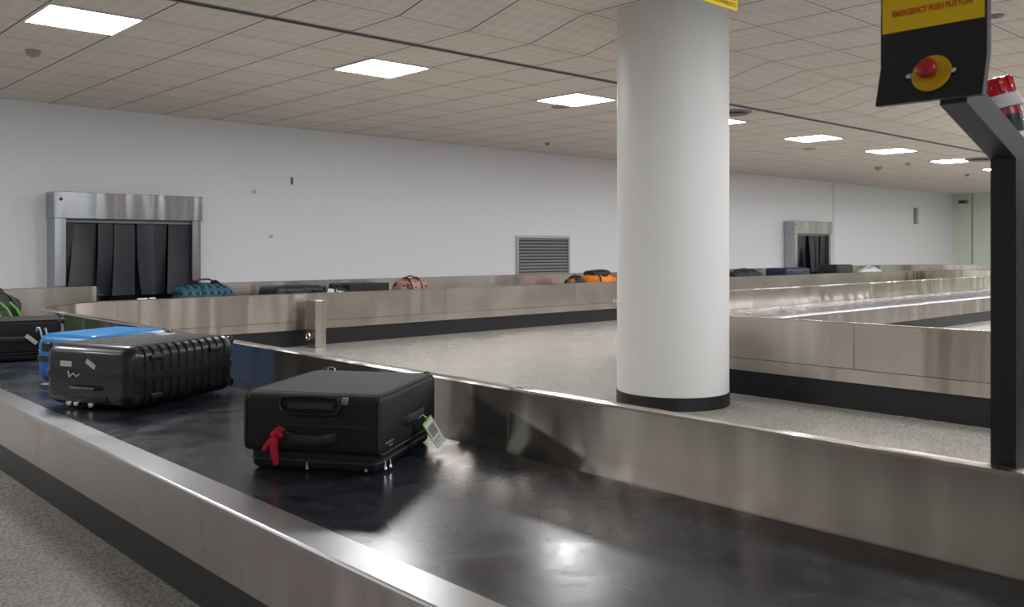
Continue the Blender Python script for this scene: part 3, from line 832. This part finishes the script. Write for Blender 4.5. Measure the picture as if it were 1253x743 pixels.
bmesh.ops.translate(bm, vec=(0, 0, -.016), verts=bm.verts[:]); rb = obj('red_ribbon', bm, REDY, sa, smooth=True, label='red yarn ribbon tied to the handle')
# airline tag looped through the side handle
bm = B(); tube(bm, [(.040, -WA / 2 - .014, .125), (.046, -WA / 2 - .030, .138), (.056, -WA / 2 - .038, .130), (.062, -WA / 2 - .038, .112)], .007, 8, flat=.35); obj('tag_loop', bm, PAPER, sa, smooth=True, label='white tag loop')
def card(bm, M, w, h, th=.0012): box(bm, -w / 2, w / 2, -th, th, -h, 0, M=M)
Mt = Matrix.Translation((.062, -WA / 2 - .040, .118)) @ Matrix.Rotation(math.radians(-18), 4, 'Z') @ Matrix.Rotation(math.radians(-20), 4, 'X') @ Matrix.Rotation(math.radians(-24), 4, 'Y')
bm = B(); card(bm, Mt, .062, .105); lt = obj('luggage_tag', bm, PAPER, sa, label='white paper luggage tag')
bm = B(); box(bm, -.033, -.028, -.0016, .0016, -.06, .001, M=Mt); box(bm, -.028, .031, -.0016, .0016, -.006, .002, M=Mt); obj('green_edge', bm, GREENT, lt)
bm = B()
for k in range(14): box(bm, -.022 + k * .0032, -.022 + k * .0032 + (.0018 if k % 3 else .0009), -.0018, .0018, -.062, -.022, M=Mt)
box(bm, -.022, .02, -.0018, .0018, -.078, -.074, M=Mt); box(bm, -.022, .01, -.0018, .0018, -.088, -.085, M=Mt)
obj('barcode', bm, GREY, lt)
bm = B(); box(bm, -LA / 2 + .045, -LA / 2 + .115, -WA / 2 - .002, -WA / 2 + .002, .092, .097); box(bm, -LA / 2 + .075, -LA / 2 + .11, -WA / 2 - .002, -WA / 2 + .002, .080, .085); obj('logo_plate', bm, GREY, sa, label='small grey logo strip')
bm = B(); tube(bm, [(.245, .150, TA), (.245, .152, TA + .012), (.245, .165, TA + .016), (.245, .178, TA + .012), (.245, .18, TA)], .003, 8); obj('metal_loop', bm, CHROME, sa, smooth=True, label='metal loop on the top edge')

# B: ribbed hard case
LB, WB, TB2 = .67, .525, .275
sb, zc, up = hard_case('ribbed_suitcase', (1.645, 4.382, ZB), 24, LB, WB, TB2, SHELL, 'large black ribbed hard-shell suitcase lying on the near belt beside the blue one', ribs=10)
bm = B(); box(bm, -LB / 2 - .0035, -LB / 2 + .002, .085, .155, zc + .038, zc + .062, .001); obj('white_label', bm, PAPER, sb, label='small white label')
bm = B(); box(bm, -LB / 2 - .0035, -LB / 2 + .002, -.03, .03, -.011, .011, .001, M=Matrix.Translation((0, -.03, zc + .055)) @ Matrix.Rotation(.5, 4, 'X')); obj('white_label', bm, PAPER, sb, label='small tilted white label')
bm = B(); tube(bm, [(-LB / 2 - .008, .10, zc + .018), (-LB / 2 - .014, .085, zc - .006), (-LB / 2 - .016, .06, zc + .012), (-LB / 2 - .012, .045, zc - .002), (-LB / 2 - .008, .03, zc + .01)], .0045, 8); obj('zipper_cord', bm, PAPER, sb, smooth=True, label='white cord on the zipper')
for y in (.10, .055, -.035):
    bm = B(); box(bm, -LB / 2 - .010, -LB / 2 + .005, y - .018, y + .014, .014, .034, .004)
    obj('metal_catch', bm, CHROME, sb, smooth=True, label='shiny metal catch')

# C: blue case behind
LC, WC, TC = .55, .42, .25
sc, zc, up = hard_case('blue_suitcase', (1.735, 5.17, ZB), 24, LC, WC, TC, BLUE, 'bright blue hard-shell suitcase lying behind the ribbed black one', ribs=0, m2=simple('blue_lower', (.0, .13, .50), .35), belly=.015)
bm = B(); box(bm, -LC / 2 - .008, -LC / 2 + .03, WC / 2 - .13, WC / 2 - .05, zc + .035, zc + .09, .014, 3); obj('corner_guard', bm, BLKP, sc, smooth=True, label='black corner guard')
bm = B(); box(bm, -LC / 2 - .03, -LC / 2 - .0, .06, .13, .002, .010, .003); obj('name_tag', bm, PAPER, sc, label='white name tag at the foot')

# D: black soft bag at the left edge
sd = soft_case('soft_suitcase', (1.60, 6.55, ZB), -15, .58, .42, .26, 'black soft suitcase at the left picture edge on the belt with pale tags', low=.05)
bm = B(); tube(bm, [(.15, -.225, .19), (.155, -.238, .215), (.165, -.24, .215), (.175, -.238, .18), (.18, -.236, .15)], .007, 8, flat=.5); tube(bm, [(.195, -.225, .2), (.20, -.238, .21), (.21, -.24, .16)], .006, 8, flat=.5); obj('pale_tag', bm, PAPER, sd, smooth=True, label='pale paper tags')
bm = B(); box(bm, -.04, .04, -.002, .002, -.012, .012, .001, M=Matrix.Translation((.12, -.236, .14)) @ Matrix.Rotation(.7, 4, 'Y')); box(bm, -.04, .05, -.002, .002, -.008, .008, .001, M=Matrix.Translation((.20, -.236, .06)) @ Matrix.Rotation(.3, 4, 'Y')); obj('pale_strip', bm, PAPER, sd)

# soft rounded bags
def blob(L, W, H, e=.6, wr=.012, seed=0, flatbot=True):
    bm = B(); nu, nv = 36, 18; rows = []
    def pw(c, p): return math.copysign(abs(c) ** p, c)
    for j in range(nv + 1):
        ph = -PI / 2 + PI * j / nv; row = []
        for i in range(nu):
            th_ = 2 * PI * i / nu
            x = L / 2 * pw(math.cos(ph), e) * pw(math.cos(th_), e); y = W / 2 * pw(math.cos(ph), e) * pw(math.sin(th_), e); z = H / 2 * pw(math.sin(ph), e)
            d = wr * noise.noise(Vector((x * 9 + seed, y * 9, z * 9)))
            l = max(1e-6, math.sqrt(x * x + y * y + z * z))
            row.append(bm.verts.new((x * (1 + d / l), y * (1 + d / l), max(0, z * (1 + d / l) + H / 2))))
        rows.append(row)
    for a, b in zip(rows, rows[1:]):
        for i in range(nu): bm.faces.new([a[i], a[(i + 1) % nu], b[(i + 1) % nu], b[i]])
    bmesh.ops.remove_doubles(bm, verts=bm.verts[:], dist=1e-4)
    return bm

def duffel(name, loc, az, L, W, H, m, label, strapm=TAPE, cat='bag'):
    t = empty(name, loc, math.radians(az), label, cat)
    obj('body', blob(L, W, H, .62, .03, len(label)), m, t, smooth=True, ang=70)
    for sx in (-.16, .2):
        bm = B(); n = 12
        tube(bm, [(sx * L, W * .53 * math.cos(a), H * .5 + H * .56 * math.sin(a)) for a in [PI * k / n for k in range(n + 1)]], .016, 8, flat=.35); obj('strap', bm, strapm, t, smooth=True)
    bm = B(); tube(bm, [(-.16 * L, 0, H * 1.03), (-.05 * L, .02, H * 1.12), (.1 * L, .02, H * 1.13), (.2 * L, 0, H * 1.03)], .010, 8); obj('carry_handle', bm, strapm, t, smooth=True)
    bm = B(); tube(bm, [(x * L, .03, H * (1.01 - .25 * (2 * x) ** 4)) for x in (-.42, -.3, -.1, .1, .3, .42)], .006, 6); obj('zipper', bm, BLKP, t, smooth=True)
    return t

def backpack(name, loc, az, L, W, H, m, m2, label):
    t = empty(name, loc, math.radians(az), label, 'backpack')
    obj('body', blob(L, W, H, .7, .03, len(label)), m, t, smooth=True, ang=70)
    bm = blob(L * .62, W * .35, H * .62, .7, .02, 3); bmesh.ops.translate(bm, vec=(0, -W * .42, H * .05), verts=bm.verts[:]); obj('front_pocket', bm, m2, t, smooth=True, ang=70)
    for s in (-1, 1):
        bm = B(); tube(bm, [(s * L * .22, -W * .35, H * .93), (s * L * .30, -W * .60, H * .75), (s * L * .34, -W * .66, H * .45), (s * L * .30, -W * .55, H * .12)], .014, 8, flat=.5); obj('strap', bm, TAPE, t, smooth=True)
    bm = B(); tube(bm, [(-.07, 0, H * .97), (-.05, 0, H * 1.07), (.05, 0, H * 1.07), (.07, 0, H * .97)], .009, 8); obj('top_handle', bm, TAPE, t, smooth=True)
    return t

backpack('backpack', (1.84, 8.0, ZB), 12, .34, .28, .37, FAB, FAB, 'black backpack with lime green trim at the left edge by the carousel bend')
gb = [o for o in D.objects if o.name == 'backpack'][0]
for dx in (-.10, -.02, .05):
    bm = B(); tube(bm, [(dx - .03, -.20, .30), (dx, -.245, .25), (dx + .03, -.262, .18), (dx + .045, -.255, .10), (dx + .05, -.22, .03)], .009, 8); obj('lime_trim', bm, GREEN, gb, smooth=True, label='lime green trim')
duffel('duffel_bag', (4.12, 9.30, ZB), 4, .66, .36, .345, PLAID, 'teal and black plaid duffel bag on the far belt beside the near chute', cat='duffel bag')
hard_case('ribbed_suitcase', (5.18, 9.34, ZB), 3, .62, .44, .285, CHAR, 'charcoal ribbed suitcase on the far belt between the plaid duffel and the floral bag', ribs=14, wheels=True, foot=.01)
duffel('patterned_bag', (5.58, 9.022, ZB), 0, .32, .15, .265, FLORAL, 'black and white patterned small bag in front of the charcoal suitcase on far belt')
soft_case('soft_suitcase', (6.09, 9.34, ZB), 2, .58, .44, .295, 'dark flat suitcase on the far belt right of the black and white patterned bag', low=.05, full=False)
duffel('handbag', (6.84, 9.32, ZB), 0, .44, .28, .325, SPOTTY, 'beige and brown patterned bag with dark red edges on the far belt', simple('dark_red_leather', (.10, .012, .012), .5))
duffel('small_bag', (9.78, 9.22, ZB), 0, .34, .24, .285, spots_mat('dark_orange_print', (.025, .02, .02), (.35, .14, .03), 11, .58), 'small dark bag with brown patches on the far belt beside the orange backpack')
ob = backpack('backpack', (10.36, 9.28, ZB), 0, .62, .36, .36, ORANGE, ORANGE, 'bright orange and black backpack on the far belt just left of the column')
bm = blob(.46, .30, .16, .7, .02, 8); bmesh.ops.translate(bm, vec=(-.02, .0, .235), verts=bm.verts[:]); obj('lid', bm, FAB, ob, smooth=True, ang=70, label='black top lid')
duffel('soft_bag', (14.35, 9.30, ZB), 0, .95, .40, .31, simple('dark_slate_cloth', (.02, .024, .03), .7, bump=.3), 'dark slate soft bag on the far belt just right of the column')
hard_case('navy_suitcase', (15.95, 9.34, ZB), 3, .98, .46, .33, NAVY, 'navy blue suitcase on the far belt left of the far chute', ribs=0, foot=.01)
hard_case('black_suitcase', (17.95, 9.40, ZB), 4, .80, .45, .37, SHELL, 'black suitcase on the far belt in front of the far chute curtain', ribs=6, foot=.01)
duffel('white_bag', (18.95, 9.15, ZB), 0, .95, .24, .29, simple('white_cloth', (.62, .62, .64), .7), 'low white bag on the far belt right of the far chute opening', WHITEP)

# ------------------------------------------------------------------ world, camera, exposure
w = D.worlds.new('world'); scene.world = w; w.use_nodes = True
bg = w.node_tree.nodes['Background']; bg.inputs['Color'].default_value = (.72, .85, 1, 1); bg.inputs['Strength'].default_value = .02

cam = D.cameras.new('camera'); co = D.objects.new('camera', cam); COL.objects.link(co)
co.location = (0, 0, 1.072); co.rotation_euler = (PI / 2, 0, math.radians(47.3 - 90))
cam.sensor_fit = 'HORIZONTAL'; cam.sensor_width = 36; cam.lens = 1108 / 1253 * 36
cam.shift_y = -67.5 / 1253
cam.clip_start = .05; cam.clip_end = 100
cam.dof.use_dof = True; cam.dof.focus_distance = 4.2; cam.dof.aperture_fstop = 5.6
scene.camera = co
vs = scene.view_settings
vs.view_transform = 'Standard'; vs.look = 'None'; vs.gamma = 1; vs.use_curve_mapping = False; vs.exposure = 0
